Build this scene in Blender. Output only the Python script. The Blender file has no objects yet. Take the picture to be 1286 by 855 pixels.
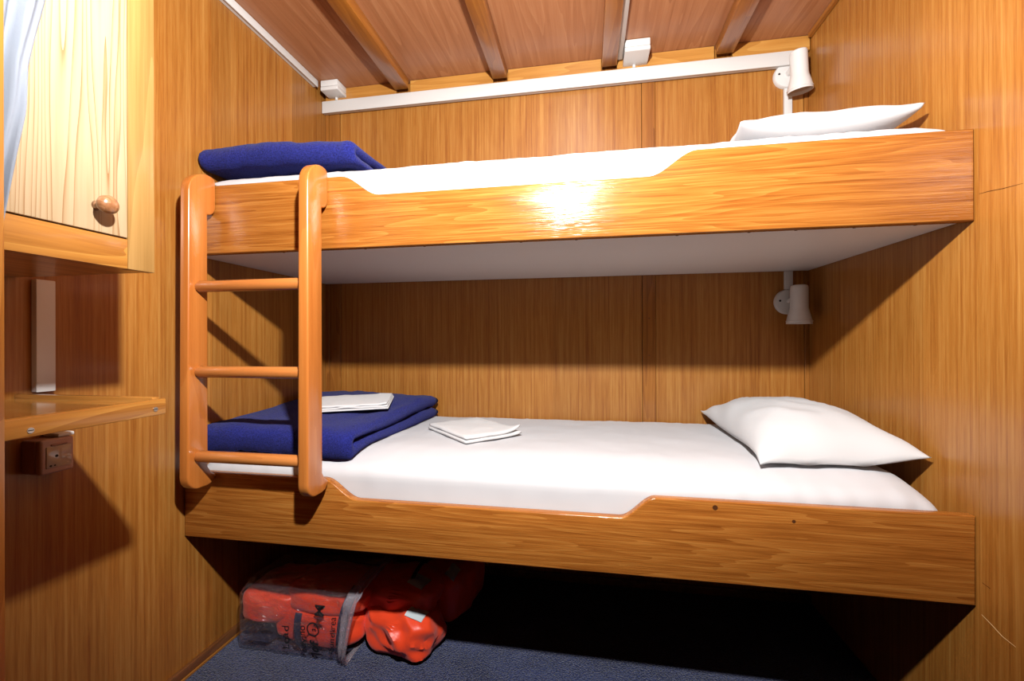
import bpy, bmesh, math, random
from mathutils import Vector, Matrix, noise

# ------------------------------------------------------------------ camera, light, exposure
sc = bpy.context.scene
COL = sc.collection
CAM = Vector((1.1457, -1.0548, 0.9636)); YAW = -0.1732; ROLL = -0.0032; PIT = 0.0008
F = Vector((math.sin(YAW)*math.cos(PIT), math.cos(YAW)*math.cos(PIT), math.sin(PIT)))
R0 = Vector((math.cos(YAW), -math.sin(YAW), 0)); U0 = R0.cross(F)
R2 = math.cos(ROLL)*R0 + math.sin(ROLL)*U0; U2 = -math.sin(ROLL)*R0 + math.cos(ROLL)*U0
cd = bpy.data.cameras.new('camera'); cam = bpy.data.objects.new('camera', cd); COL.objects.link(cam)
mw = Matrix((R2, U2, -F)).transposed().to_4x4(); mw.translation = CAM; cam.matrix_world = mw
cd.sensor_width = 36.0; cd.lens = 539.04/1286*36.0; cd.clip_start = 0.02
sc.camera = cam

w = bpy.data.worlds.new('world'); sc.world = w; w.use_nodes = True
w.node_tree.nodes['Background'].inputs[0].default_value = (0.004, 0.004, 0.004, 1)

ld = bpy.data.lights.new('flash_lamp', 'SPOT'); ld.energy = 168; ld.spot_size = math.pi; ld.spot_blend = .5; ld.shadow_soft_size = 0.024; ld.color = (1.0, 0.985, 0.965)
lo = bpy.data.objects.new('flash_lamp', ld); lo.location = (1.09, -0.82, 1.645); lo.rotation_euler = Vector((-.09, .97, .16)).to_track_quat('-Z', 'Y').to_euler(); COL.objects.link(lo)

vs = sc.view_settings
vs.view_transform = 'Standard'; vs.look = 'None'; vs.gamma = 1.0; vs.use_curve_mapping = False; vs.exposure = 0.0

# ------------------------------------------------------------------ dimensions
L, D, ZC, YF = 1.95, 0.689, 2.072, -1.62
ZUT, ZUB, ZLT, ZLB = 1.407, 1.2133, 0.592, 0.4042

# ------------------------------------------------------------------ material helpers
class NT:
    def __init__(s, name):
        m = bpy.data.materials.new(name); m.use_nodes = True
        s.m = m; s.t = m.node_tree; s.t.nodes.clear()
        s.out = s.t.nodes.new('ShaderNodeOutputMaterial')
    def n(s, typ, props=None, **inp):
        nd = s.t.nodes.new('ShaderNode' + typ)
        for k, v in (props or {}).items(): setattr(nd, k, v)
        for k, v in inp.items():
            key = int(k[1:]) if k[0] == '_' and k[1:].isdigit() else k.replace('_', ' ')
            s.set(nd.inputs[key], v)
        return nd
    def set(s, sock, v):
        if isinstance(v, bpy.types.NodeSocket): s.t.links.new(v, sock)
        elif isinstance(v, bpy.types.Node): s.t.links.new(v.outputs[0], sock)
        else: sock.default_value = v
    def math(s, op, a, b=0.0, clamp=False):
        return s.n('Math', {'operation': op, 'use_clamp': clamp}, _0=a, _1=b).outputs[0]
    def vmul(s, v, k): return s.n('VectorMath', {'operation': 'MULTIPLY'}, _0=v, _1=k).outputs[0]
    def vadd(s, v, k): return s.n('VectorMath', {'operation': 'ADD'}, _0=v, _1=k).outputs[0]
    def noise(s, vec, scale, detail=2.0, rough=.5, dist=0.0):
        return s.n('TexNoise', Vector=vec, Scale=scale, Detail=detail, Roughness=rough, Distortion=dist).outputs[0]
    def ramp(s, fac, stops):
        nd = s.n('ValToRGB', Fac=fac); cr = nd.color_ramp
        while len(cr.elements) < len(stops): cr.elements.new(0.5)
        for e, (p, c) in zip(cr.elements, stops):
            e.position = p; e.color = (*c, 1) if len(c) == 3 else c
        return nd.outputs[0]
    def bsdf(s, **inp):
        b = s.n('BsdfPrincipled', **inp); s.t.links.new(b.outputs[0], s.out.inputs[0]); return b

def srgb(r, g, b):
    f = lambda c: (c/255/12.92) if c/255 <= .04045 else ((c/255+.055)/1.055)**2.4
    return (f(r), f(g), f(b))

AX = {'x': 0, 'y': 1, 'z': 2}
def wood(name, dark, mid, light, grain='z', figure=9.0, rings=26.0, ring_amt=.4, med=45.0, fine=260.0,
         strip=0.0, strip_axis='x', strip_amt=.18, rough=.35, coat=.4, coat_rough=.12, stretch=.1, fine_amt=.3, rp=1.6, bump_k=.06, mst=.018, spec=.5):
    t = NT(name)
    co = t.n('TexCoord').outputs['Object']
    rnd = t.n('ObjectInfo').outputs['Random']
    off = t.vmul(t.n('CombineXYZ', X=rnd, Y=rnd, Z=rnd).outputs[0], (17.3, 9.1, 23.7))
    co2 = t.vadd(co, off)
    def sc3(base, st):
        v = [base]*3; v[AX[grain]] = base*st; return tuple(v)
    n1 = t.noise(t.vmul(co2, sc3(figure, stretch)), 1.0, 3.0, .5, .25)
    ph = t.math('FRACT', t.math('MULTIPLY', n1, rings))
    ring = t.math('POWER', ph, rp)
    m1 = t.noise(t.vmul(co2, sc3(med, mst)), 1.0, 3.0, .6)
    f1 = t.noise(t.vmul(co2, sc3(fine, .03)), 1.0, 2.0, .6)
    a = t.math('MULTIPLY', ring, ring_amt)
    b = t.math('MULTIPLY', m1, 1.0-ring_amt-fine_amt)
    c = t.math('MULTIPLY', f1, fine_amt)
    fac = t.math('ADD', t.math('ADD', a, b), c, True)
    colr = t.ramp(fac, [(.27, dark), (.48, mid), (.70, light)])
    if strip > 0:
        sep = t.n('SeparateXYZ', Vector=co).outputs[AX[strip_axis]]
        wob = t.math('ADD', t.math('DIVIDE', sep, strip), 31.7)
        wn = t.n('TexWhiteNoise', {'noise_dimensions': '1D'}, W=t.math('FLOOR', wob)).outputs['Value']
        k = t.math('ADD', t.math('MULTIPLY', wn, strip_amt), 1.0-strip_amt*.55)
        colr = t.vmul(colr, t.n('CombineXYZ', X=k, Y=k, Z=k).outputs[0])
    bump = t.n('Bump', Strength=bump_k, Distance=.002, Height=f1)
    t.bsdf(Base_Color=colr, Roughness=rough, Specular_IOR_Level=spec, Coat_Weight=coat, Coat_Roughness=coat_rough, Normal=bump.outputs[0])
    return t.m

def plain(name, col, rough=.5, metal=0.0, coat=0.0, bump=0.0, bscale=200.0, sheen=0.0, spec=.5, var=0.0):
    t = NT(name)
    co = t.n('TexCoord').outputs['Object']
    kw = dict(Roughness=rough, Metallic=metal, Coat_Weight=coat, Sheen_Weight=sheen, Specular_IOR_Level=spec)
    if bump:
        kw['Normal'] = t.n('Bump', Strength=bump, Distance=.003, Height=t.noise(co, bscale, 3.0, .6)).outputs[0]
    if var:
        nz = t.noise(co, bscale*.6, 2.0)
        lo_ = tuple(c*(1-var) for c in col); hi_ = tuple(min(1, c*(1+var)) for c in col)
        kw['Base_Color'] = t.ramp(nz, [(.3, lo_), (.7, hi_)])
    else: kw['Base_Color'] = (*col, 1)
    t.bsdf(**kw); return t.m

V_D, V_M, V_L = (.195, .053, .006), (.315, .121, .019), (.415, .198, .046)
m_wall_l = wood('veneer_left', V_D, V_M, V_L, 'z', 7, 10, .03, 125, 520, .074, 'y', .30, .38, .25, .2)
m_wall_b = wood('veneer_back', V_D, V_M, V_L, 'z', 7, 10, .03, 125, 520, .16, 'x', .12, .38, .25, .2)
m_wall_r = wood('veneer_right', V_D, V_M, V_L, 'z', 7, 10, .03, 125, 520, .11, 'y', .14, .36, .3, .2)
m_strip = wood('veneer_strip', (.15, .043, .006), (.255, .090, .013), (.34, .14, .026), 'z', 8, 10, .15, 60, 300)
m_board = wood('varnished_oak', (.17, .045, .006), (.31, .106, .017), (.42, .175, .036), 'x', 12, 16, .16, 150, 420, rough=.21, coat=.04, coat_rough=.12, spec=.32, stretch=.05, fine_amt=.30, bump_k=.30, mst=.022)
m_ladder = wood('varnished_beech', (.37, .108, .017), (.44, .142, .026), (.51, .18, .038), 'z', 6, 8, .15, 50, 300, rough=.3, coat=.7, coat_rough=.14)
m_rung = wood('varnished_beech_rung', (.38, .12, .026), (.45, .155, .036), (.51, .19, .048), 'x', 6, 8, .15, 50, 300, rough=.3, coat=.6, coat_rough=.16)
m_door = wood('pale_pine', (.42, .310, .185), (.37, .255, .138), (.25, .128, .05), 'z', 9.0, 30, .42, 60, 260, rough=.45, coat=.12, stretch=.045, fine_amt=.22, rp=3.5)
m_cabv = wood('cabinet_frame_vertical', (.22, .112, .028), (.285, .155, .044), (.34, .195, .062), 'z', 7, 12, .2, 60, 300, rough=.38, coat=.3)
m_cabh = wood('cabinet_frame_horizontal', (.25, .092, .013), (.37, .155, .026), (.46, .22, .045), 'y', 7, 14, .25, 60, 300, rough=.38, coat=.3)
m_shx = wood('shelf_wood', (.28, .115, .02), (.38, .17, .036), (.47, .24, .06), 'x', 7, 14, .2, 60, 300, rough=.22, coat=.6, coat_rough=.08)
m_post = wood('post_wood', (.34, .12, .018), (.44, .18, .03), (.52, .24, .046), 'z', 7, 14, .25, 60, 300)
m_ceil = wood('ceiling_veneer', (.29, .11, .042), (.37, .155, .066), (.43, .20, .092), 'y', 7, 10, .2, 50, 280, rough=.45, coat=.1)
m_beam = wood('beam_wood', (.24, .075, .009), (.33, .115, .015), (.41, .16, .025), 'y', 7, 12, .2, 55, 300, rough=.35, coat=.4)
m_bat = wood('batten_wood', (.33, .135, .022), (.44, .20, .04), (.52, .27, .065), 'x', 7, 12, .2, 55, 300, rough=.35, coat=.3)
m_base = wood('baseboard_wood', (.10, .035, .012), (.15, .055, .018), (.2, .08, .028), 'y', 7, 12, .2, 55, 300)
m_white = plain('white_plastic', (.60, .595, .58), .38, spec=.5)
m_lamp = plain('white_enamel', (.62, .61, .595), .28, coat=.3)
m_lampin = plain('lamp_inside', (.55, .42, .30), .4)
m_bulb = plain('bulb_glass', (.75, .72, .68), .2)
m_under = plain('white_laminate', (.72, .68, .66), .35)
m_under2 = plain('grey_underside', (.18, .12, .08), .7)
m_sheet = plain('white_sheet', (.50, .505, .525), .9, bump=.04, bscale=500, sheen=.1, spec=.2)
m_pillow = plain('white_pillowcase', (.51, .515, .525), .9, bump=.05, bscale=60, sheen=.1, spec=.2)
m_towel = plain('white_terry', (.60, .60, .605), .95, bump=.35, bscale=900, sheen=.2, spec=.1)
m_fleece = plain('blue_fleece', (.014, .018, .140), .95, bump=.8, bscale=420, sheen=.06, spec=.05, var=.4)
m_metal = plain('screw_steel', (.55, .52, .48), .3, metal=1.0)
m_dark = plain('dark_hole', (.02, .015, .012), .8)
m_brown = plain('brown_plastic', (.30, .17, .14), .42)
m_brown2 = plain('brown_plastic_light', (.42, .27, .23), .35)
m_flap = plain('grey_flap', (.42, .35, .29), .15, coat=.6)
m_orange = plain('orange_nylon', (.78, .055, .012), .42, bump=.15, bscale=90, sheen=.15)
m_navy = plain('navy_webbing', (.014, .018, .045), .7, bump=.3, bscale=300)
m_refl = plain('reflective_tape', (.52, .58, .60), .35)
m_ink = plain('black_print', (.008, .008, .01), .5)
m_curtain = plain('pale_curtain', (.40, .45, .53), .85, bump=.05, bscale=300, spec=.2)
m_knob = wood('knob_wood', (.20, .08, .03), (.27, .12, .05), (.34, .17, .08), 'x', 30, 10, .3, 90, 300, rough=.3, coat=.5)
m_crack = plain('scratch_mark', (.62, .42, .2), .7)
m_crack2 = plain('scuff_mark', (.07, .022, .006), .9, spec=.1)

def carpet_mat():
    t = NT('blue_carpet'); co = t.n('TexCoord').outputs['Object']
    a = t.noise(co, 210, 3.0, .7); b = t.noise(co, 9, 2.0)
    v = t.n('TexVoronoi', Vector=co, Scale=260.0).outputs['Distance']
    fac = t.math('ADD', t.math('MULTIPLY', a, .8), t.math('MULTIPLY', b, .2))
    c = t.ramp(fac, [(.42, (.002, .005, .026)), (.5, (.009, .017, .072)), (.60, (.036, .052, .155))])
    bp = t.n('Bump', Strength=.8, Distance=.004, Height=t.math('ADD', v, a))
    t.bsdf(Base_Color=c, Roughness=.95, Specular_IOR_Level=.1, Sheen_Weight=.2, Normal=bp.outputs[0]); return t.m
m_carpet = carpet_mat()

def plastic_film(nm, ke, kb, kd):
    t = NT(nm); co = t.n('TexCoord').outputs['Object']
    nz = t.noise(t.vmul(co, (30, 55, 55)), 1.0, 3.0, .6, .8)
    bp = t.n('Bump', Strength=1.0, Distance=.03, Height=nz).outputs[0]
    g = t.n('BsdfGlossy', Color=(.95, .92, 1, 1), Roughness=.07, Normal=bp)
    d = t.n('BsdfDiffuse', Color=(.5, .45, .5, 1))
    gd = t.n('MixShader', Fac=kd); t.set(gd.inputs[1], g); t.set(gd.inputs[2], d)
    tr = t.n('BsdfTransparent', Color=(.97, .95, .96, 1))
    fr = t.n('LayerWeight', Blend=.35, Normal=bp).outputs['Facing']
    fac = t.math('ADD', t.math('MULTIPLY', fr, ke), kb, True)
    mx = t.n('MixShader', Fac=fac); t.set(mx.inputs[1], tr); t.set(mx.inputs[2], gd)
    t.t.links.new(mx.outputs[0], t.out.inputs[0]); return t.m
m_film = plastic_film('clear_film', .42, .085, .12); m_hem = plastic_film('gathered_film', .4, .30, .6)

# ------------------------------------------------------------------ object helpers
def empty(name, loc, label=None, cat=None, group=None, kind=None):
    o = bpy.data.objects.new(name, None); o.empty_display_size = .05; o.location = loc; COL.objects.link(o)
    tag(o, label, cat, group, kind); return o
def tag(o, label=None, cat=None, group=None, kind=None):
    if label: o['label'] = label
    if cat: o['category'] = cat
    if group: o['group'] = group
    if kind: o['kind'] = kind
    return o
def base_of(parent):
    v = Vector((0, 0, 0))
    while parent is not None:
        v += parent.location; parent = parent.parent
    return v
def mesh(name, bm, mat, parent=None, origin=None, smooth=False, ang=None):
    """bm is in world coordinates; the object gets `origin` (default: the parent's base)"""
    pb = base_of(parent); org = Vector(origin) if origin is not None else pb.copy()
    for v in bm.verts: v.co -= org
    bmesh.ops.recalc_face_normals(bm, faces=bm.faces[:])
    me = bpy.data.meshes.new(name); bm.to_mesh(me); bm.free()
    if smooth:
        for p in me.polygons: p.use_smooth = True
        if ang is not None: me.set_sharp_from_angle(angle=math.radians(ang))
    me.materials.append(mat)
    o = bpy.data.objects.new(name, me); COL.objects.link(o); o.parent = parent; o.location = org - pb
    return o
def bbox(x0, x1, y0, y1, z0, z1, bev=.0, seg=2, bm=None):
    b = bmesh.new(); bmesh.ops.create_cube(b, size=1)
    for v in b.verts:
        v.co = Vector((x0 if v.co.x < 0 else x1, y0 if v.co.y < 0 else y1, z0 if v.co.z < 0 else z1))
    if bev: bmesh.ops.bevel(b, geom=b.edges[:], offset=bev, segments=seg, profile=.5, affect='EDGES')
    if bm is None: return b
    tmp = bpy.data.meshes.new('t'); b.to_mesh(tmp); b.free(); bm.from_mesh(tmp); bpy.data.meshes.remove(tmp); return bm
def box(name, x0, x1, y0, y1, z0, z1, mat, parent=None, bev=.0, seg=2, origin=None):
    return mesh(name, bbox(x0, x1, y0, y1, z0, z1, bev, seg), mat, parent, origin, smooth=bev > 0, ang=40)
def prism(pts, plane, t0, t1, bev=0.0, seg=2):
    """pts: closed 2-D outline; plane 'xz' extruded along y, or 'yz' along x"""
    bm = bmesh.new()
    mk = (lambda a, b, t: (a, t, b)) if plane == 'xz' else (lambda a, b, t: (t, a, b))
    v0 = [bm.verts.new(mk(a, b, t0)) for a, b in pts]; v1 = [bm.verts.new(mk(a, b, t1)) for a, b in pts]
    f0 = bm.faces.new(v0); f1 = bm.faces.new(v1); n = len(pts)
    for i in range(n): bm.faces.new((v0[i], v0[(i+1) % n], v1[(i+1) % n], v1[i]))
    bmesh.ops.recalc_face_normals(bm, faces=bm.faces[:])
    if bev:
        ed = list({e for f in (f0, f1) for e in f.edges})
        bmesh.ops.bevel(bm, geom=ed, offset=bev, segments=seg, profile=.5, affect='EDGES')
    return bm
def lathe(prof, n=28, M=None, cap=True):
    """prof: (r, z) along +z; M places it"""
    bm = bmesh.new(); rings = []
    for r, z in prof:
        if r < 1e-6: rings.append([bm.verts.new((0, 0, z))])
        else: rings.append([bm.verts.new((r*math.cos(2*math.pi*i/n), r*math.sin(2*math.pi*i/n), z)) for i in range(n)])
    for a, b in zip(rings, rings[1:]):
        for i in range(n):
            j = (i+1) % n
            if len(a) == 1 and len(b) == 1: continue
            if len(a) == 1: bm.faces.new((a[0], b[i], b[j]))
            elif len(b) == 1: bm.faces.new((a[i], a[j], b[0]))
            else: bm.faces.new((a[i], a[j], b[j], b[i]))
    if M is not None: bm.transform(M)
    return bm
def place(loc, rot=(0, 0, 0)):
    from mathutils import Euler
    return Matrix.Translation(loc) @ Euler(rot).to_matrix().to_4x4()
def cyl(name, r, a, b, mat, parent=None, n=20, bev=.0, origin=None):
    a = Vector(a); b = Vector(b); d = b-a; h = d.length
    prof = [(0, 0), (r-bev, 0), (r, bev), (r, h-bev), (r-bev, h), (0, h)] if bev else [(0, 0), (r, 0), (r, h), (0, h)]
    M = Matrix.Translation(a) @ d.to_track_quat('Z', 'Y').to_matrix().to_4x4()
    return mesh(name, lathe(prof, n, M), mat, parent, origin, smooth=True, ang=40)
def fbm(p, s, seed=0.0, oct=3):
    return noise.fractal(Vector((p[0]*s+seed, p[1]*s+seed*1.7, p[2]*s-seed)), 1.0, 2.0, oct)
def ridge(p, s, seed=0.0):
    return 1-2*abs(noise.noise(Vector((p[0]*s+seed, p[1]*s-seed, p[2]*s+seed*.3))))
def cube_grid(x0, x1, y0, y1, z0, z1, step, nmin=2):
    bm = bmesh.new(); d = (x1-x0, y1-y0, z1-z0); o = (x0, y0, z0)
    n = [max(nmin, round(k/step)) for k in d]; V = {}
    def vt(i, j, k):
        if (i, j, k) not in V: V[(i, j, k)] = bm.verts.new((o[0]+d[0]*i/n[0], o[1]+d[1]*j/n[1], o[2]+d[2]*k/n[2]))
        return V[(i, j, k)]
    for a in range(3):
        b, c = (a+1) % 3, (a+2) % 3
        for side in (0, n[a]):
            for u in range(n[b]):
                for v in range(n[c]):
                    q = []
                    for du, dv in ((0, 0), (1, 0), (1, 1), (0, 1)):
                        t = [0, 0, 0]; t[a] = side; t[b] = u+du; t[c] = v+dv; q.append(vt(*t))
                    bm.faces.new(q)
    return bm
def soft_box(x0, x1, y0, y1, z0, z1, r, step=.02, rz=None):
    bm = cube_grid(x0, x1, y0, y1, z0, z1, step); rz = rz or r
    lo = Vector((x0+r, y0+r, z0+rz)); hi = Vector((x1-r, y1-r, z1-rz)); rr = Vector((r, r, rz))
    for v in bm.verts:
        q = Vector([min(max(v.co[i], lo[i]), hi[i]) for i in range(3)]); d = Vector([(v.co[i]-q[i])/rr[i] for i in range(3)])
        m = max(abs(d.x), abs(d.y), abs(d.z))
        if m > 1e-9:
            d = d*(m/d.length); v.co = Vector([q[i]+d[i]*rr[i] for i in range(3)])
    return bm

# ------------------------------------------------------------------ the setting
floor = tag(box('floor', -.06, L+.06, YF-.06, D+.06, -.05, 0, m_carpet), 'dark blue carpeted cabin floor', kind='structure')
wl = tag(box('wall_left', -.06, 0, YF-.06, D+.06, 0, ZC, m_wall_l), 'wood veneer wall on the left with vertical grain', kind='structure')
wr = tag(box('wall_right', L+.006, L+.06, YF-.06, D+.06, 0, ZC, m_wall_r), 'wood veneer wall on the right', kind='structure')
box('panel', L, L+.006, YF, -.0065, 0, ZC, m_wall_r, wr)
box('panel', L, L+.006, -.0056, D, 0, ZC, m_wall_r, wr)
def mark(pts, wdt, mat, parent, name):
    bm = bmesh.new(); prev = None
    for i, (y, z) in enumerate(pts):
        w2 = wdt*(.35 if i in (0, len(pts)-1) else 1)
        a = bm.verts.new((L-.0005, y, z+w2/2)); b = bm.verts.new((L-.0005, y, z-w2/2))
        c = bm.verts.new((L+.001, y, z+w2/2)); d = bm.verts.new((L+.001, y, z-w2/2))
        if prev:
            bm.faces.new((prev[0], a, b, prev[1])); bm.faces.new((prev[0], prev[2], c, a)); bm.faces.new((prev[1], b, d, prev[3]))
        prev = (a, b, c, d)
    return mesh(name, bm, mat, parent)
mark([(-.008, 1.266), (-.03, 1.264), (-.06, 1.259), (-.1, 1.255)], .0012, m_crack2, wr, 'scratch')
mark([(-.01, .393), (-.03, .387), (-.055, .378), (-.082, .376)], .0013, m_crack, wr, 'scratch')
mark([(-.012, .46), (-.03, .458)], .002, m_crack2, wr, 'scratch')

wb = tag(box('wall_back', 0, L, D+.008, D+.06, 0, ZC, m_wall_b), 'wood veneer wall behind the bunks', kind='structure')
for x0, x1, m, y0 in ((.018, .070, m_strip, D-.003), (.071, 1.358, m_wall_b, D), (1.359, 1.409, m_strip, D-.003), (1.410, 1.934, m_wall_b, D), (1.935, L, m_strip, D-.004), (0, .017, m_strip, D-.006)):
    box('cover_strip' if m is m_strip else 'panel', x0, x1, y0, D+.008, 0, ZC, m, wb, .001, 1)
for x, z in ((1.384, .905), (1.384, 1.05), (.045, 1.60), (.045, .93)):
    cyl('nail', .003, (x, D-.0045, z), (x, D-.002, z), m_base, wb, 8)

ceil = tag(box('ceiling', -.06, L+.06, YF-.06, D+.06, ZC+.004, ZC+.05, m_ceil), 'reddish brown veneer ceiling with wooden beams', kind='structure')
BE = [(.345, .407), (.770, .830), (1.205, 1.263), (1.622, 1.684)]
xs = [0] + [v for b in BE for v in b] + [L]
for i in range(0, len(xs), 2):
    box('panel', xs[i]-.01 if i else 0, xs[i+1]+.01 if i+1 < len(xs)-1 else L, YF, D, ZC, ZC+.004, m_ceil, ceil)
for x0, x1 in BE:
    box('beam', x0, x1, YF, D-.032, 2.030, ZC, m_beam, ceil, .003, 2)
xb = [0.012] + [v for b in BE for v in b] + [L-.002]
for i in range(0, len(xb), 2):
    box('batten', xb[i]+.001, xb[i+1]-.001, D-.022, D-.007, 2.018, ZC-.001, m_bat, ceil, .0015, 1)
box('batten', L-.014, L-.001, YF, D-.03, ZC-.016, ZC-.001, m_beam, ceil, .0015, 1)

bl = tag(box('baseboard_left', 0, .012, -.62, D-.01, 0, .032, m_base, None, .003), 'dark wooden baseboard along the left wall', kind='structure')
box('edge_strip', .0121, .016, -.62, D-.01, 0, .008, m_cabh, bl, .001, 1)
bb = tag(box('baseboard_back', .02, L-.002, D-.018, D-.0065, 0, .03, m_base, None, .003), 'dark wooden baseboard along the back wall', kind='structure')

# near-left partition whose edge stands at the picture border
pt = tag(box('wall_partition', 0.001, .420, -.665, -.630, 0.001, ZC-.001, m_post, None, .002), 'wooden partition edge at the far left of the cabin', kind='structure')

# ------------------------------------------------------------------ bunks
def scurve(x0, z0, x1, z1, n=10):
    return [(x0+(x1-x0)*t, z0+(z1-z0)*(t*t*(3-2*t))) for t in [i/n for i in range(n+1)]]
def front_board(zt, zd, zb, xa0, xa1, xb0, xb1):
    top = [(.002, zt)] + scurve(xa0, zt, xa1, zd) + scurve(xb0, zd, xb1, zt) + [(L-.002, zt)]
    return prism([(.002, zb), *top, (L-.002, zb)], 'xz', 0.0, .024, .0035, 3)
def bunk(zt, zd, zb, c, label, under):
    e = empty('bunk_bed', (L/2, .34, zb), label, 'bunk', 'bunk beds')
    mesh('front_board', front_board(zt, zd, zb, *c), m_board, e, smooth=True, ang=35)
    box('base_panel', .003, L-.003, .0245, D-.004, zb+.005, zb+.022, under, e, .001, 1)
    return e
bu = bunk(ZUT, 1.352, ZUB, (.495, .605, 1.290, 1.400), 'upper bunk with varnished wooden front board and white underside', m_under)
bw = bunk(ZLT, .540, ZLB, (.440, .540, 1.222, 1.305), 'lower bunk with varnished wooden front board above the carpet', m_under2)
for x in (.30, .55, .72, .98, 1.12, 1.36, 1.52, 1.62, 1.74, 1.86):
    cyl('screw', .0035, (x, .031, ZUB+.002), (x, .031, ZUB+.006), m_dark, bu, 8)
cyl('knot', .004, (1.60, -.0004, .5575), (1.60, .003, .5575), m_crack2, bw, 8)
cyl('knot', .006, (1.435, -.0004, .578), (1.435, .003, .578), m_crack2, bw, 8)

# ------------------------------------------------------------------ mattresses
def mattress(x0, x1, y0, y1, z0, z1, seed, label, sag=0.0):
    bm = soft_box(x0, x1, y0, y1, z0, z1, .026, .013, .024)
    for v in bm.verts:
        p = v.co; top = max(0, min(1, (p.z-z0)/(z1-z0)))
        k = .0026*fbm(p, 9, seed) + .0016*fbm((p.x*3, p.y, p.z*.4), 12, seed+4)
        p.z += k*top
        u = max(0, min(1, (p.y-y0)/.15)); p.z -= .036*(1-u)**1.6*top
        e = max(0, 1-min(p.x-x0, x1-p.x)/.12); p.z -= sag*(1-math.sqrt(max(0, 1-e*e)))*top
        if p.y < y0+.05: p.y += .0025*fbm((p.x, 0, p.z*.5), 14, seed+9)*top
        if p.z > z0+.1 and p.x > x1-.45 and p.y < y0+.06:
            p.y += .0018*math.sin(p.x*120+3*noise.noise(p*9))*top
    return tag(mesh('mattress', bm, m_sheet, None, ((x0+x1)/2, (y0+y1)/2, z0), smooth=True), label, 'mattress')
mattress(.012, 1.918, .027, D-.008, ZLB+.024, .650, 3.1, 'white sheeted mattress on the lower bunk', .045)
mattress(.010, 1.940, .029, D-.008, ZUB+.024, 1.469, 8.7, 'white sheeted mattress on the upper bunk', .02)

# ------------------------------------------------------------------ pillows
def pillow(cx, cy, cz, hx, hy, H, flat, seed, label, rise=(0, 0, 0, 0), rotz=0.0, tilt=0.0, pw=.62, droop=0.0):
    N = 44; bm = bmesh.new(); top = {}; bot = {}
    def hgt(u, v): return ((1-abs(u)**2.6)*(1-abs(v)**2.6))**pw
    cr, sr = math.cos(rotz), math.sin(rotz)
    for i in range(N+1):
        for j in range(N+1):
            u = 2*i/N-1; v = 2*j/N-1
            u = math.copysign(1-(1-abs(u))**1.35, u); v = math.copysign(1-(1-abs(v))**1.35, v)
            x = hx*u*(1-.10*(1-v*v)*abs(u)**3); y = hy*v*(1-.07*(1-u*u)*abs(v)**3)
            h = hgt(u, v)
            base = -droop*max(0, -v)**4+sum(r*max(0, su*u)**2*max(0, sv*v)**2 for r, su, sv in zip(rise, (-1, 1, 1, -1), (-1, -1, 1, 1)))
            seam = flat*.55
            wr = h*(.006*fbm((x, y, 0), 11, seed) + .005*ridge((x*1.4+y, y-x*.5, 0), 7, seed)) + (1-h)*.004*math.sin(13*u*v+seed+4*u)
            X = cx+x*cr-y*sr; Y = cy+x*sr+y*cr
            zt = cz+seam+base+(H-seam)*h+wr+tilt*u
            zb = cz+seam*(1-min(1, h*1.6))+base*(1-h)+wr*.15*(1-h)+max(0, tilt*u)*.3
            t = bm.verts.new((X, Y, zt)); top[i, j] = t
            if i in (0, N) or j in (0, N): bot[i, j] = t
            else: bot[i, j] = bm.verts.new((X, Y, min(zb, zt-.001)))
    for i in range(N):
        for j in range(N):
            bm.faces.new((top[i, j], top[i+1, j], top[i+1, j+1], top[i, j+1]))
            q = (bot[i, j], bot[i, j+1], bot[i+1, j+1], bot[i+1, j])
            if len(set(q)) == 4:
                try: bm.faces.new(q)
                except ValueError: pass
    return tag(mesh('pillow', bm, m_pillow, None, (cx, cy, cz), smooth=True), label, 'pillow', 'pillows')
pillow(1.752, .385, .6515, .185, .285, .128, .05, 1.3, 'plump white pillow on the lower bunk under the reading lamp', (.0, .035, .02, .02), droop=.022)
pillow(1.716, .345, 1.470, .198, .265, .080, .05, 5.3, 'white pillow on the upper bunk', (.0, .006, .004, .0), 0.0, .003, .42)

# ------------------------------------------------------------------ blankets: folded slabs
def folded(path, th, x0, x1, seed, name_label, amp=.004, xskew=0.0, rx=.03, zf=None):
    """path: centre line (y,z) of the folded cloth; th: half thickness; extruded from x0 to x1 with rounded ends"""
    pts = [Vector((0, a, b)) for a, b in path]; n = len(pts); outline = []
    nor = []
    for i in range(n):
        d = (pts[min(i+1, n-1)]-pts[max(i-1, 0)]).normalized(); nor.append(Vector((0, -d.z, d.y)))
    xsn = 34; stations = []
    for k in range(xsn+1):
        t = k/xsn; t = .5-.5*math.cos(math.pi*t); stations.append(t)
    bm = bmesh.new(); rings = []
    for t in stations:
        x = x0+(x1-x0)*t
        dd = min(t, 1-t)*(x1-x0)
        k = 1.0 if dd > rx else math.sqrt(max(0.0, 1-(1-dd/rx)**2))
        k = max(k, .12)
        ring = []
        for side in (1, -1):
            idx = range(n) if side == 1 else range(n-1, -1, -1)
            for i in idx:
                endk = 1.0 if 0 < i < n-1 else .55
                p = pts[i]+nor[i]*side*th*k*endk
                q = Vector((x+xskew*(p.y-.3), p.y, p.z))
                dsp = amp*fbm(q, 13, seed)+amp*.6*fbm(q, 32, seed+5)
                q += nor[i]*side*dsp*k
                if zf: q.z += zf(q.x, q.y)
                ring.append(bm.verts.new(q))
        rings.append(ring)
    m = len(rings[0])
    for a, b in zip(rings, rings[1:]):
        for i in range(m):
            bm.faces.new((a[i], a[(i+1) % m], b[(i+1) % m], b[i]))
    for ring in (rings[0], rings[-1]):
        for i in range(n-1):
            bm.faces.new((ring[i], ring[i+1], ring[m-2-i], ring[m-1-i]))
    return bm
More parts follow.
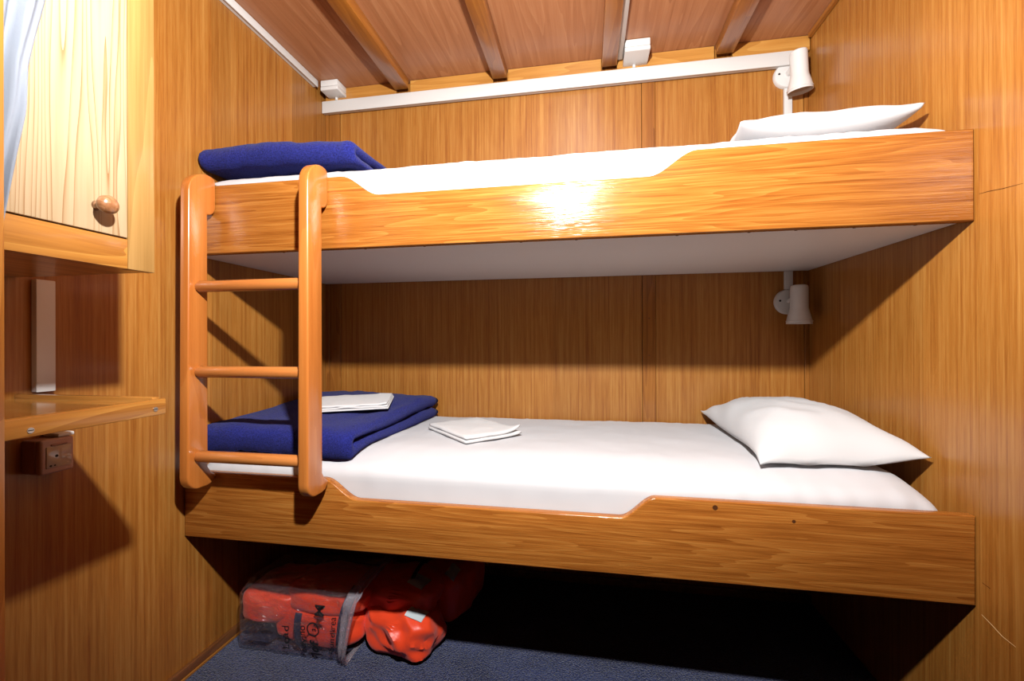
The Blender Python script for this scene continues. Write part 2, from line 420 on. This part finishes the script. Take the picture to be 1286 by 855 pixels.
def fold_path(y0, y1, zb, gap, wob, layers=2, seed=0):
    """C-fold: closed fold at the front (y0), layers stacked upward"""
    out = []
    n = 16
    for l in range(layers):
        z = zb+l*gap
        ys = [y0+gap/2+(y1-y0-gap/2)*i/n for i in range(n+1)]
        if l % 2 == 0: ys = ys[::-1]
        out += [(y, z+wob*math.sin(y*14+l+seed)) for y in ys]
        if l < layers-1:
            c = (y0+gap/2 if l % 2 == 0 else y1, z+gap/2)
            sgn = -1 if l % 2 == 0 else 1
            out += [(c[0]+sgn*gap/2*math.sin(a), c[1]-gap/2*math.cos(a)) for a in [math.pi*k/8 for k in range(1, 8)]]
    return out
bmL = folded(fold_path(.052, .655, .6660, .0305, .002), .0148, .012, .512, 2.2, '', .0036, .06, .022,
             zf=lambda x, y: .004*math.sin(x*9))
for v in bmL.verts:
    v.co.z = .6525+(v.co.z-.6525)*(1+.62*max(0, min(1, (v.co.y-.06)/.5)))
    if v.co.z < .6525: v.co.z = .6525
    if v.co.y < .17 and v.co.z < .682:
        v.co.z -= .030*(1-max(0, (v.co.y-.03))/.14)**1.6*(.682-v.co.z)/.0295
tag(mesh('folded_blanket', bmL, m_fleece, None, (.26, .35, .652), smooth=True), 'folded blue fleece blanket on the lower bunk behind the ladder', 'blanket', 'blue blankets')
bmU = folded(fold_path(.052, .62, 1.4865, .034, .0025, 2, 2), .0165, .012, .515, 6.2, '', .0045, .03, .026,
             zf=lambda x, y: .010*math.sin(x*7+.6)+.01*max(0, (y-.06)/.6))
for v in bmU.verts:
    lim = 1.4655 if v.co.y < .1 else 1.4715
    if v.co.z < lim: v.co.z = lim
tag(mesh('folded_blanket', bmU, m_fleece, None, (.26, .33, 1.465), smooth=True), 'folded blue fleece blanket on the upper bunk', 'blanket', 'blue blankets')

# ------------------------------------------------------------------ towels
def towel(cx, cy, z, w_, d_, ang, layers, seed, label, zf=None, corner=0.0, th=.006):
    bm = bmesh.new(); ca, sa = math.cos(ang), math.sin(ang)
    for l in range(layers):
        ins = .004*((l*7) % 3)
        part = soft_box(-w_/2+ins, w_/2-ins*.7, -d_/2+ins*.6, d_/2-ins, l*th, (l+1)*th+.0006, th*.45, .014)
        for v in part.verts:
            x, y, zz = v.co
            h = .0045*fbm((x, y, l*.2), 14, seed)*min(1, (l+.4))
            cu = max(0, x/(w_/2))**3*max(0, y/(d_/2))**3*corner*(l+.5)/layers
            zz += max(0, h) + cu
            X = cx+x*ca-y*sa; Y = cy+x*sa+y*ca
            v.co = (X, Y, z+zz+(zf(X, Y) if zf else 0))
        tmp = bpy.data.meshes.new('t'); part.to_mesh(tmp); part.free(); bm.from_mesh(tmp); bpy.data.meshes.remove(tmp)
    return tag(mesh('folded_towel', bm, m_towel, None, (cx, cy, z), smooth=True), label, 'towel', 'folded towels')
towel(.325, .345, .7115, .27, .205, math.radians(20), 3, 1.0, 'small white folded towel on the blue blanket', zf=lambda x, y: .058*.62*max(0, (y-.06)/.5)+.007)
towel(.762, .365, .6525, .28, .21, math.radians(-45.5), 2, 4.0, 'small white folded towel on the bare mattress sheet', corner=.030, th=.0105)

# ------------------------------------------------------------------ ladder
lad = empty('bunk_ladder', (.27, -.05, .565), 'wooden three-rung ladder hooked on the upper bunk', 'ladder')
def arc(cx, cz, r, a0, a1, n=6):
    return [(cx+r*math.cos(math.radians(a0+(a1-a0)*i/n)), cz+r*math.sin(math.radians(a0+(a1-a0)*i/n))) for i in range(n+1)]
def rail_profile():
    p = []
    p = [(-.090, .604)] + [(-.090+.036-.036*math.cos(a), .604-.038*math.sin(a)) for a in [math.pi/2*k/8 for k in range(1, 9)]]
    p += [(-.030, .566), (-.016, .569), (-.004, .580), (-.001, .588), (-.004, .592), (-.016, .600), (-.027, .618)]
    p += [(-.027, 1.316)] + [(-.027+.0265*math.sin(a), 1.343-.027*math.cos(a)) for a in [math.pi/2*k/7 for k in range(1, 8)]]
    p += [(-.0005, 1.414), (-.004, 1.422), (-.012, 1.426), (-.022, 1.427)]
    p += [(-.022-.063*math.sin(a), 1.367+.060*math.cos(a)) for a in [math.pi/2*k/8 for k in range(1, 9)]]
    return p
for x0, x1 in ((.431, .459), (.082, .110)):
    rl = mesh('rail', prism(rail_profile(), 'yz', x0, x1, .0045, 3), m_ladder, lad, (x0, -.05, .565), smooth=True, ang=35)
    hb = bbox(x0+.006, x1-.0055, -.004, .0275, 1.4085, 1.4105)
    bbox(x0+.006, x1-.0055, .0255, .0275, 1.375, 1.4085, bm=hb); mesh('hook_plate', hb, m_metal, rl)
for z in (1.113, .883, .655):
    yy = -.056-.006*(1.113-z)
    bm = lathe([(0, 0), (.0125, 0), (.0155, .006), (.0155, .315), (.0125, .321), (0, .321)], 24,
               Matrix.Translation((.1101, yy, z)) @ Matrix.Rotation(math.radians(90), 4, 'Y'))
    mesh('rung', bm, m_rung, lad, (.27, yy, z), smooth=True, ang=50)

# ------------------------------------------------------------------ wall cabinet
YN = -.628
cb = empty('wall_cabinet', (.165, -.5, 1.095), 'wall cabinet with pale wooden door over the shelf', 'cabinet')
box('carcass', .001, .314, YN, -.366, 1.096, ZC-.002, m_cabh, cb, .001, 1)
box('face_stile', .315, .333, -.413, -.365, 1.095, ZC-.002, m_cabv, cb, .0015, 2)
box('face_rail', .315, .333, YN, -.4135, 1.095, 1.148, m_cabh, cb, .0015, 2)
box('face_backing', .3142, .318, YN, -.4135, 1.1485, ZC-.003, m_dark, cb)
dr = box('door', .3185, .335, YN, -.4155, 1.150, ZC-.004, m_door, cb, .0015, 2, origin=(.327, -.52, 1.15))
kn = lathe([(0, 0), (.008, 0), (.0075, .006), (.007, .010), (.0125, .015), (.0155, .021), (.0150, .027), (.011, .0315), (.005, .0335), (0, .034)], 24,
           Matrix.Translation((.3352, -.465, 1.193)) @ Matrix.Rotation(math.radians(90), 4, 'Y'))
mesh('knob', kn, m_knob, dr, (.3352, -.465, 1.193), smooth=True)

# ------------------------------------------------------------------ shelf
sh = empty('wall_shelf', (.17, -.49, .826), 'wooden wall shelf with raised end lip below the cabinet', 'shelf')
box('shelf_top', .001, .3345, YN, -.3725, .832, .850, m_shx, sh, .001, 1)
fe = box('front_edge', .335, .350, YN, -.358, .826, .8555, m_cabh, sh, .002, 2)
box('end_lip', .001, .3345, -.372, -.358, .826, .8585, m_shx, sh, .002, 2)
for y, z in ((-.562, .836), (-.379, .838)):
    cyl('screw', .0042, (.350, y, z), (.3512, y, z), m_metal, fe, 14)
    box('slot', .3511, .3516, y-.0035, y+.0035, z-.0006, z+.0006, m_dark, fe)

# ------------------------------------------------------------------ socket under the shelf
so = empty('power_socket', (.025, -.332, .692), 'brown surface-mounted power socket under the wall shelf', 'socket')
box('back_box', .0005, .036, -.361, -.304, .692, .762, m_brown, so, .004, 3)
cv = box('cover_frame', .0362, .052, -.361, -.303, .691, .763, m_brown2, so, .005, 3)
box('flap', .0505, .0545, -.353, -.309, .703, .748, m_flap, cv, .002, 2)
box('hinge', .0515, .0550, -.345, -.317, .7485, .7525, m_brown, cv, .001, 1)
cyl('pin_hole', .0028, (.0543, -.336, .727), (.0548, -.336, .727), m_dark, cv, 10)
cyl('pin_hole', .0022, (.0543, -.346, .708), (.0548, -.346, .708), m_dark, cv, 10)
cyl('pin_hole', .0018, (.0543, -.339, .708), (.0548, -.339, .708), m_dark, cv, 10)
box('cable_gland', .004, .050, -.330, -.3005, .7635, .772, m_white, so, .003, 2)

# ------------------------------------------------------------------ trunking and conduits
e = empty('cable_trunking', (L/2, D-.015, 1.966), 'white cable trunking along the top of the back wall', 'trunking', 'white cable trunking')
box('channel', .002, L-.0165, D-.024, D-.0062, 1.968, 2.0165, m_white, e, .0015, 2)
box('lid', .001, L-.016, D-.030, D-.0242, 1.966, 2.0175, m_white, e, .002, 2)
e = empty('cable_trunking', (.013, -.3, 2.042), 'white cable trunking along the left wall under the ceiling', 'trunking', 'white cable trunking')
box('channel', .0005, .018, -.364, .600, 2.046, ZC-.001, m_white, e, .001, 1)
box('lid', .0182, .0235, -.364, .600, 2.043, ZC-.0012, m_white, e, .0015, 2)
e = empty('cable_trunking', (1.276, -.4, 2.055), 'narrow white cable trunking on the ceiling beside a beam', 'trunking', 'white cable trunking')
box('channel', 1.2635, 1.283, YF+.002, .655, 2.058, ZC-.001, m_white, e, .001, 1)
box('lid', 1.2635, 1.284, YF+.002, .655, 2.050, 2.0578, m_white, e, .0015, 2)
e = empty('cable_trunking', (.008, -.328, .862), 'white vertical cable trunking on the left wall between shelf and cabinet', 'trunking', 'white cable trunking')
box('channel', .0005, .012, -.344, -.313, .8595, 1.095, m_white, e, .001, 1)
box('lid', .0121, .0165, -.345, -.312, .8592, 1.0955, m_white, e, .0015, 2)

def junction(x0, x1, y0, y1, z0, z1, label):
    e = empty('junction_box', ((x0+x1)/2, (y0+y1)/2, z0), label, 'junction box', 'white junction boxes')
    box('body', x0, x1, y0, y1, z0+.017, z1, m_white, e, .003, 2)
    box('lid', x0-.001, x1+.001, y0-.001, y1+.001, z0, z0+.0165, m_white, e, .004, 3)
    xm = (x0+x1)/2-.004
    cyl('cable_stub', .006, (xm, y1-.008, z0), (xm, y1-.008, 2.018), m_white, e, 14)
    return e
junction(.034, .112, .600, .671, 2.028, ZC-.001, 'white junction box on the ceiling in the left corner')
junction(1.287, 1.377, .575, .671, 2.028, ZC-.001, 'white junction box on the ceiling beside the middle beam')

# ------------------------------------------------------------------ reading lamps
def spot(zbase, ztop, tiltx, tilty, label, cond):
    e = empty('reading_lamp', (1.876, D, zbase), label, 'lamp', 'white reading lamps')
    M = Matrix.Translation((1.876, D-.0003, zbase)) @ Matrix.Rotation(math.radians(90), 4, 'X')
    bp = mesh('base_plate', lathe([(0, 0), (.046, 0), (.046, .010), (.043, .015), (.030, .018), (0, .019)], 32, M), m_lamp, e, smooth=True, ang=40)
    cyl('screw', .004, (1.846, D-.0165, zbase+.004), (1.846, D-.0185, zbase+.004), m_dark, bp, 10)
    cyl('screw', .003, (1.898, D-.0165, zbase-.022), (1.898, D-.0185, zbase-.022), m_dark, bp, 10)
    cyl('arm', .010, (1.876, D-.018, zbase+.002), (1.878, D-.062, zbase+.006), m_lamp, e, 16, .002)
    Mh = Matrix.Translation((1.879, .602, ztop)) @ Matrix.Rotation(tiltx, 4, 'X') @ Matrix.Rotation(tilty, 4, 'Y')
    H = .137
    prof = [(0, 0), (.021, -.001), (.026, -.004), (.0278, -.010), (.0282, -.080), (.0295, -.088), (.0352, -.108), (.0390, -.126), (.0400, -H),
            (.0384, -H), (.0374, -.126), (.0335, -.108), (.0275, -.088), (.0255, -.080), (0, -.078)]
    hd = mesh('lamp_head', lathe(prof, 36, Mh), m_lamp, e, smooth=True, ang=40)
    mesh('rim', lathe([(.0393, -.1255), (.0406, -.1265), (.0409, -.1285), (.0400, -.1300)], 36, Mh), m_lamp, hd, smooth=True)
    mesh('reflector', lathe([(.0365, -.127), (.0332, -.110), (.0268, -.09), (0, -.0815)], 30, Mh), m_lampin, hd, smooth=True)
    mesh('bulb', lathe([(0, -.122), (.012, -.118), (.018, -.107), (.016, -.096), (.012, -.086), (.012, -.082)], 20, Mh), m_bulb, hd, smooth=True)
    x0, x1, z0, z1 = cond
    c = tag(box('cable_conduit', x0, x1, D-.0125, D-.0003, z0, z1, m_white, None, .0015, 2), None)
    return c
c1 = spot(1.938, 1.980, math.radians(8), math.radians(-6), 'white reading lamp above the upper bunk', (1.865, 1.892, 1.44, 1.8915))
tag(c1, 'white conduit between the upper reading lamp and mattress', 'conduit', 'short white conduits')
c2 = spot(1.104, 1.157, 0.0, 0.0, 'white reading lamp under the upper bunk', (1.865, 1.892, 1.150, ZUB+.004))
tag(c2, 'white conduit from the upper bunk underside to the lower reading lamp', 'conduit', 'short white conduits')

# ------------------------------------------------------------------ hanging cloth at the left border
def cloth():
    kp = [(1.06, -.619), (1.12, -.613), (1.175, -.6045), (1.223, -.597), (1.282, -.586), (1.345, -.583), (1.377, -.577), (1.456, -.561), (1.60, -.545), (2.06, -.50)]
    def edge(z):
        for (a, b), (c, d) in zip(kp, kp[1:]):
            if z <= c: return b+(d-b)*(z-a)/(c-a)
        return kp[-1][1]
    bm = bmesh.new(); NU, NV = 22, 70; g = {}
    for j in range(NV+1):
        z = 1.06+(2.06-1.06)*j/NV; ye = edge(z)
        for i in range(NU+1):
            u = i/NU; y = -.6275+(ye+.6275)*u
            x = .388+.009*math.sin(u*9+(z-1.2)*3.5)+.004*math.sin(u*21-z*9)-.010*u
            g[i, j] = bm.verts.new((x, y, z))
    for j in range(NV):
        for i in range(NU): bm.faces.new((g[i, j], g[i+1, j], g[i+1, j+1], g[i, j+1]))
    r = bmesh.ops.solidify(bm, geom=bm.faces[:], thickness=.002)
    return bm
tag(mesh('hanging_curtain', cloth(), m_curtain, None, (.388, -.58, 1.06), smooth=True), 'pale white cloth hanging beside the cabinet door', 'curtain')

# ------------------------------------------------------------------ life jacket and its clear bag
lj = empty('life_jacket', (.40, .30, .004), 'orange life jacket on the carpet partly inside a clear bag', 'life jacket')
def lobe(name, c, h, seed, amp=.012, rot=0.0, mat=None, e=.55, parent=None, step=26):
    bm = bmesh.new(); bmesh.ops.create_icosphere(bm, subdivisions=5, radius=1)
    cr, sr = math.cos(rot), math.sin(rot)
    for v in bm.verts:
        p = v.co.normalized(); q = Vector([math.copysign(abs(k)**e, k) for k in p])
        q = Vector((q.x*h[0], q.y*h[1], q.z*h[2]))
        d = amp*(ridge(q, 9, seed)-.45)+amp*.5*(ridge((q.x*.7+q.z*.4, q.y, q.z*1.3), 19, seed+2)-.5)
        q += Vector((p.x/h[0], p.y/h[1], p.z/h[2])).normalized()*d
        X = c[0]+q.x*cr-q.y*sr; Y = c[1]+q.x*sr+q.y*cr
        v.co = (X, Y, max(.004+.002*abs(seed % 1), c[2]+q.z))
    return mesh(name, bm, mat or m_orange, parent or lj, smooth=True, ang=38)
pf = lobe('foam_pouch', (.575, .232, .068), (.110, .084, .061), 1.7, .023, -.25, e=.62)
pu = lobe('foam_pouch', (.545, .300, .140), (.125, .105, .050), 4.1, .010, .1)
pc = lobe('collar', (.665, .435, .095), (.085, .12, .085), 7.7, .010, -.3)
lobe('foam_pouch', (.135, .240, .118), (.100, .105, .058), 9.9, .008, .12)
lobe('foam_pouch', (.305, .222, .072), (.150, .080, .058), 12.3, .010, 0)
lobe('foam_pouch', (.330, .250, .150), (.140, .105, .040), 15.2, .008, 0)
def band(name, x, wd, cy, cz, ry, rz, mat, parent, th=.002, a0=100, a1=290, lean=0.0):
    bm = bmesh.new(); pr = None; n = 30
    for i in range(n+1):
        a = math.radians(a0+(a1-a0)*i/n); q = []
        cy_, s_ = math.cos(a), math.sin(a)
        yy = math.copysign(abs(cy_)**.7, cy_); zz = math.copysign(abs(s_)**.7, s_)
        for dx, dr in ((0, 0), (wd, 0), (wd, th), (0, th)):
            q.append(bm.verts.new((x+dx+lean*zz, cy+(ry+dr)*yy, max(.005, cz+(rz+dr)*zz))))
        if pr:
            for k in range(4): bm.faces.new((pr[k], pr[(k+1) % 4], q[(k+1) % 4], q[k]))
        else: bm.faces.new(q)
        pr = q
    bm.faces.new(pr); return mesh(name, bm, mat, parent, smooth=True, ang=40)
band('strap', .405, .030, .229, .098, .108, .094, m_navy, lj, lean=.012)
band('strap', .266, .022, .229, .085, .112, .078, m_navy, lj, a0=150, a1=290, lean=-.004)
band('strap', .075, .080, .232, .058, .108, .05, m_navy, lj, a0=205, a1=290, lean=0)
from mathutils.bvhtree import BVHTree
def patch(ob, c, u, v, n=8):
    """reflective tape laid on the cloth: a grid dropped onto the lobe"""
    off = base_of(ob); me = ob.data
    tree = BVHTree.FromPolygons([w_.co+off for w_ in me.vertices], [tuple(p.vertices) for p in me.polygons])
    c, u, v = Vector(c), Vector(u), Vector(v); d = Vector((0, .62, -.78)); bm = bmesh.new(); g = {}
    for i in range(n+1):
        for j in range(n+1):
            p = c+u*(2*i/n-1)+v*(2*j/n-1); hit = tree.ray_cast(p-d*.3, d)
            if hit[0] is not None: g[i, j] = (bm.verts.new(hit[0]-d*.0035), bm.verts.new(hit[0]-d*.0005))
    for i in range(n):
        for j in range(n):
            q = [g.get(k) for k in ((i, j), (i+1, j), (i+1, j+1), (i, j+1))]
            if all(q): bm.faces.new([k[0] for k in q]); bm.faces.new([k[1] for k in reversed(q)])
    return mesh('reflective_patch', bm, m_refl, lj, smooth=True)
patch(pf, (.632, .200, .115), (.026, -.008, .002), (.004, .016, .012))
patch(pu, (.610, .270, .175), (.028, -.010, -.004), (.006, .022, .008))
patch(pc, (.690, .370, .160), (.018, -.012, -.004), (.006, .022, .010))
band('buckle_loop', .57, .012, .31, .165, .06, .05, m_ink, lj, .004, 60, 200, .02)

# clear bag: a sleeve around the left two thirds, closed and bunched at the left end
BX0, BX1 = .018, .462
def bag_point(t, a, lift=0.0):
    """t 0..1 along the bag, a angle (0 = +y, 90 = up, 180 = front)"""
    x = BX0+(BX1-BX0)*t
    k = min(1.0, (t/.16+.04))**.5 if t < .16 else 1.0
    if t > .90: k *= 1+.06*(t-.90)/.10
    ry = .127*k; rz = .102*(.35+.65*k); cz = .106-(.012 if t < .1 else 0); cy = .236
    s, c = math.sin(a), math.cos(a)
    yy = math.copysign(abs(c)**.42, c); zz = math.copysign(abs(s)**.42, s)
    p = Vector((x, cy+ry*yy, cz+rz*zz))
    wv = .005*math.sin(a*7+t*9)*(1-min(1, t*4)) + .0035*ridge((t*1.1, yy*.35, zz*.35), 6, 3.3) + .004*ridge((t*2+zz*.5, yy, zz), 3.1, 8.8)
    if t > .86: wv += .005*math.sin(t*190)*(t-.86)/.14
    nrm = Vector((0, yy*rz, zz*ry)); nrm = nrm.normalized() if nrm.length > 1e-6 else Vector((0, -1, 0))
    p += nrm*(wv+lift)
    p.x += .020*(t > .8)*(t-.8)/.2*zz*1.2 + .012*max(0, zz)*(1-min(1, t*5))
    p.z = max(p.z, .003+(lift > 0)*.0005); return p
bm = bmesh.new(); NT_, NA = 90, 72; rr = []
for i in range(NT_+1):
    rr.append([bm.verts.new(bag_point(i/NT_, 2*math.pi*j/NA)) for j in range(NA)])
for a, b in zip(rr, rr[1:]):
    for j in range(NA): bm.faces.new((a[j], a[(j+1) % NA], b[(j+1) % NA], b[j]))
bm.faces.new(rr[0])
bag = tag(mesh('plastic_bag', bm, m_film, None, (.24, .26, .003), smooth=True), 'clear printed plastic bag around an orange life jacket', 'bag')
bm = bmesh.new(); rr = []
for i in range(19):
    t_ = .915+.085*i/18
    rr.append([bm.verts.new(bag_point(t_, 2*math.pi*j/60+.18*math.sin(i*.6), .0035+.003*math.sin(i*1.9+j*.35)+.002*math.sin(j*1.3+i))) for j in range(60)])
for a, b in zip(rr, rr[1:]):
    for j in range(60): bm.faces.new((a[j], a[(j+1) % 60], b[(j+1) % 60], b[j]))
mesh('gathered_hem', bm, m_hem, bag, smooth=True)
def front_angle(z):
    f = max(-.97, min(.97, (z-.106)/.102)); return math.pi-math.asin(math.copysign(abs(f)**(1/.42), f))
def lettering(txt, size, x0, z0, bold=0.0, stretch=1.0):
    """text running up the front of the bag; x0 is the baseline's place along the bag, z0 its start height"""
    cu = bpy.data.curves.new('txt', 'FONT'); cu.body = txt; cu.size = 1.0; cu.offset = bold; cu.resolution_u = 4
    ob = bpy.data.objects.new('txt', cu); COL.objects.link(ob)
    dg = bpy.context.evaluated_depsgraph_get(); me = bpy.data.meshes.new_from_object(ob.evaluated_get(dg))
    b = bmesh.new(); b.from_mesh(me)
    bmesh.ops.triangulate(b, faces=b.faces[:]); bmesh.ops.subdivide_edges(b, edges=[e_ for e_ in b.edges if e_.calc_length() > .15], cuts=2)
    for v in b.verts:
        u_, h_ = v.co.x*size*stretch, v.co.y*size
        v.co = bag_point((x0-h_-BX0)/(BX1-BX0), front_angle(z0+u_), .0016)
    o = mesh('printed_lettering', b, m_ink, bag); bpy.data.objects.remove(ob); bpy.data.meshes.remove(me); bpy.data.curves.remove(cu); return o
lettering('Load', .032, .256, .034, .01, 1.15)
lettering('ouvano', .030, .312, .030, .01, .95)
lettering('Jof', .040, .352, .024, .035, 1.0)
lettering('a', .026, .346, .098, .02)
lettering('M', .042, .372, .142, .035)
lettering('Foundkrea', .027, .410, .036, .004, .95)
b = bmesh.new(); n_ = 28; pr = None; f0 = None
for i in range(n_+1):
    a_ = 2*math.pi*i/n_
    q = [b.verts.new(bag_point((.338+r_*math.cos(a_)-BX0)/(BX1-BX0), front_angle(.105+r_*math.sin(a_)), .0017)) for r_ in (.0165, .0205)]
    if pr: b.faces.new((pr[0], pr[1], q[1], q[0]))
    pr = q
mesh('printed_emblem', b, m_ink, bag)
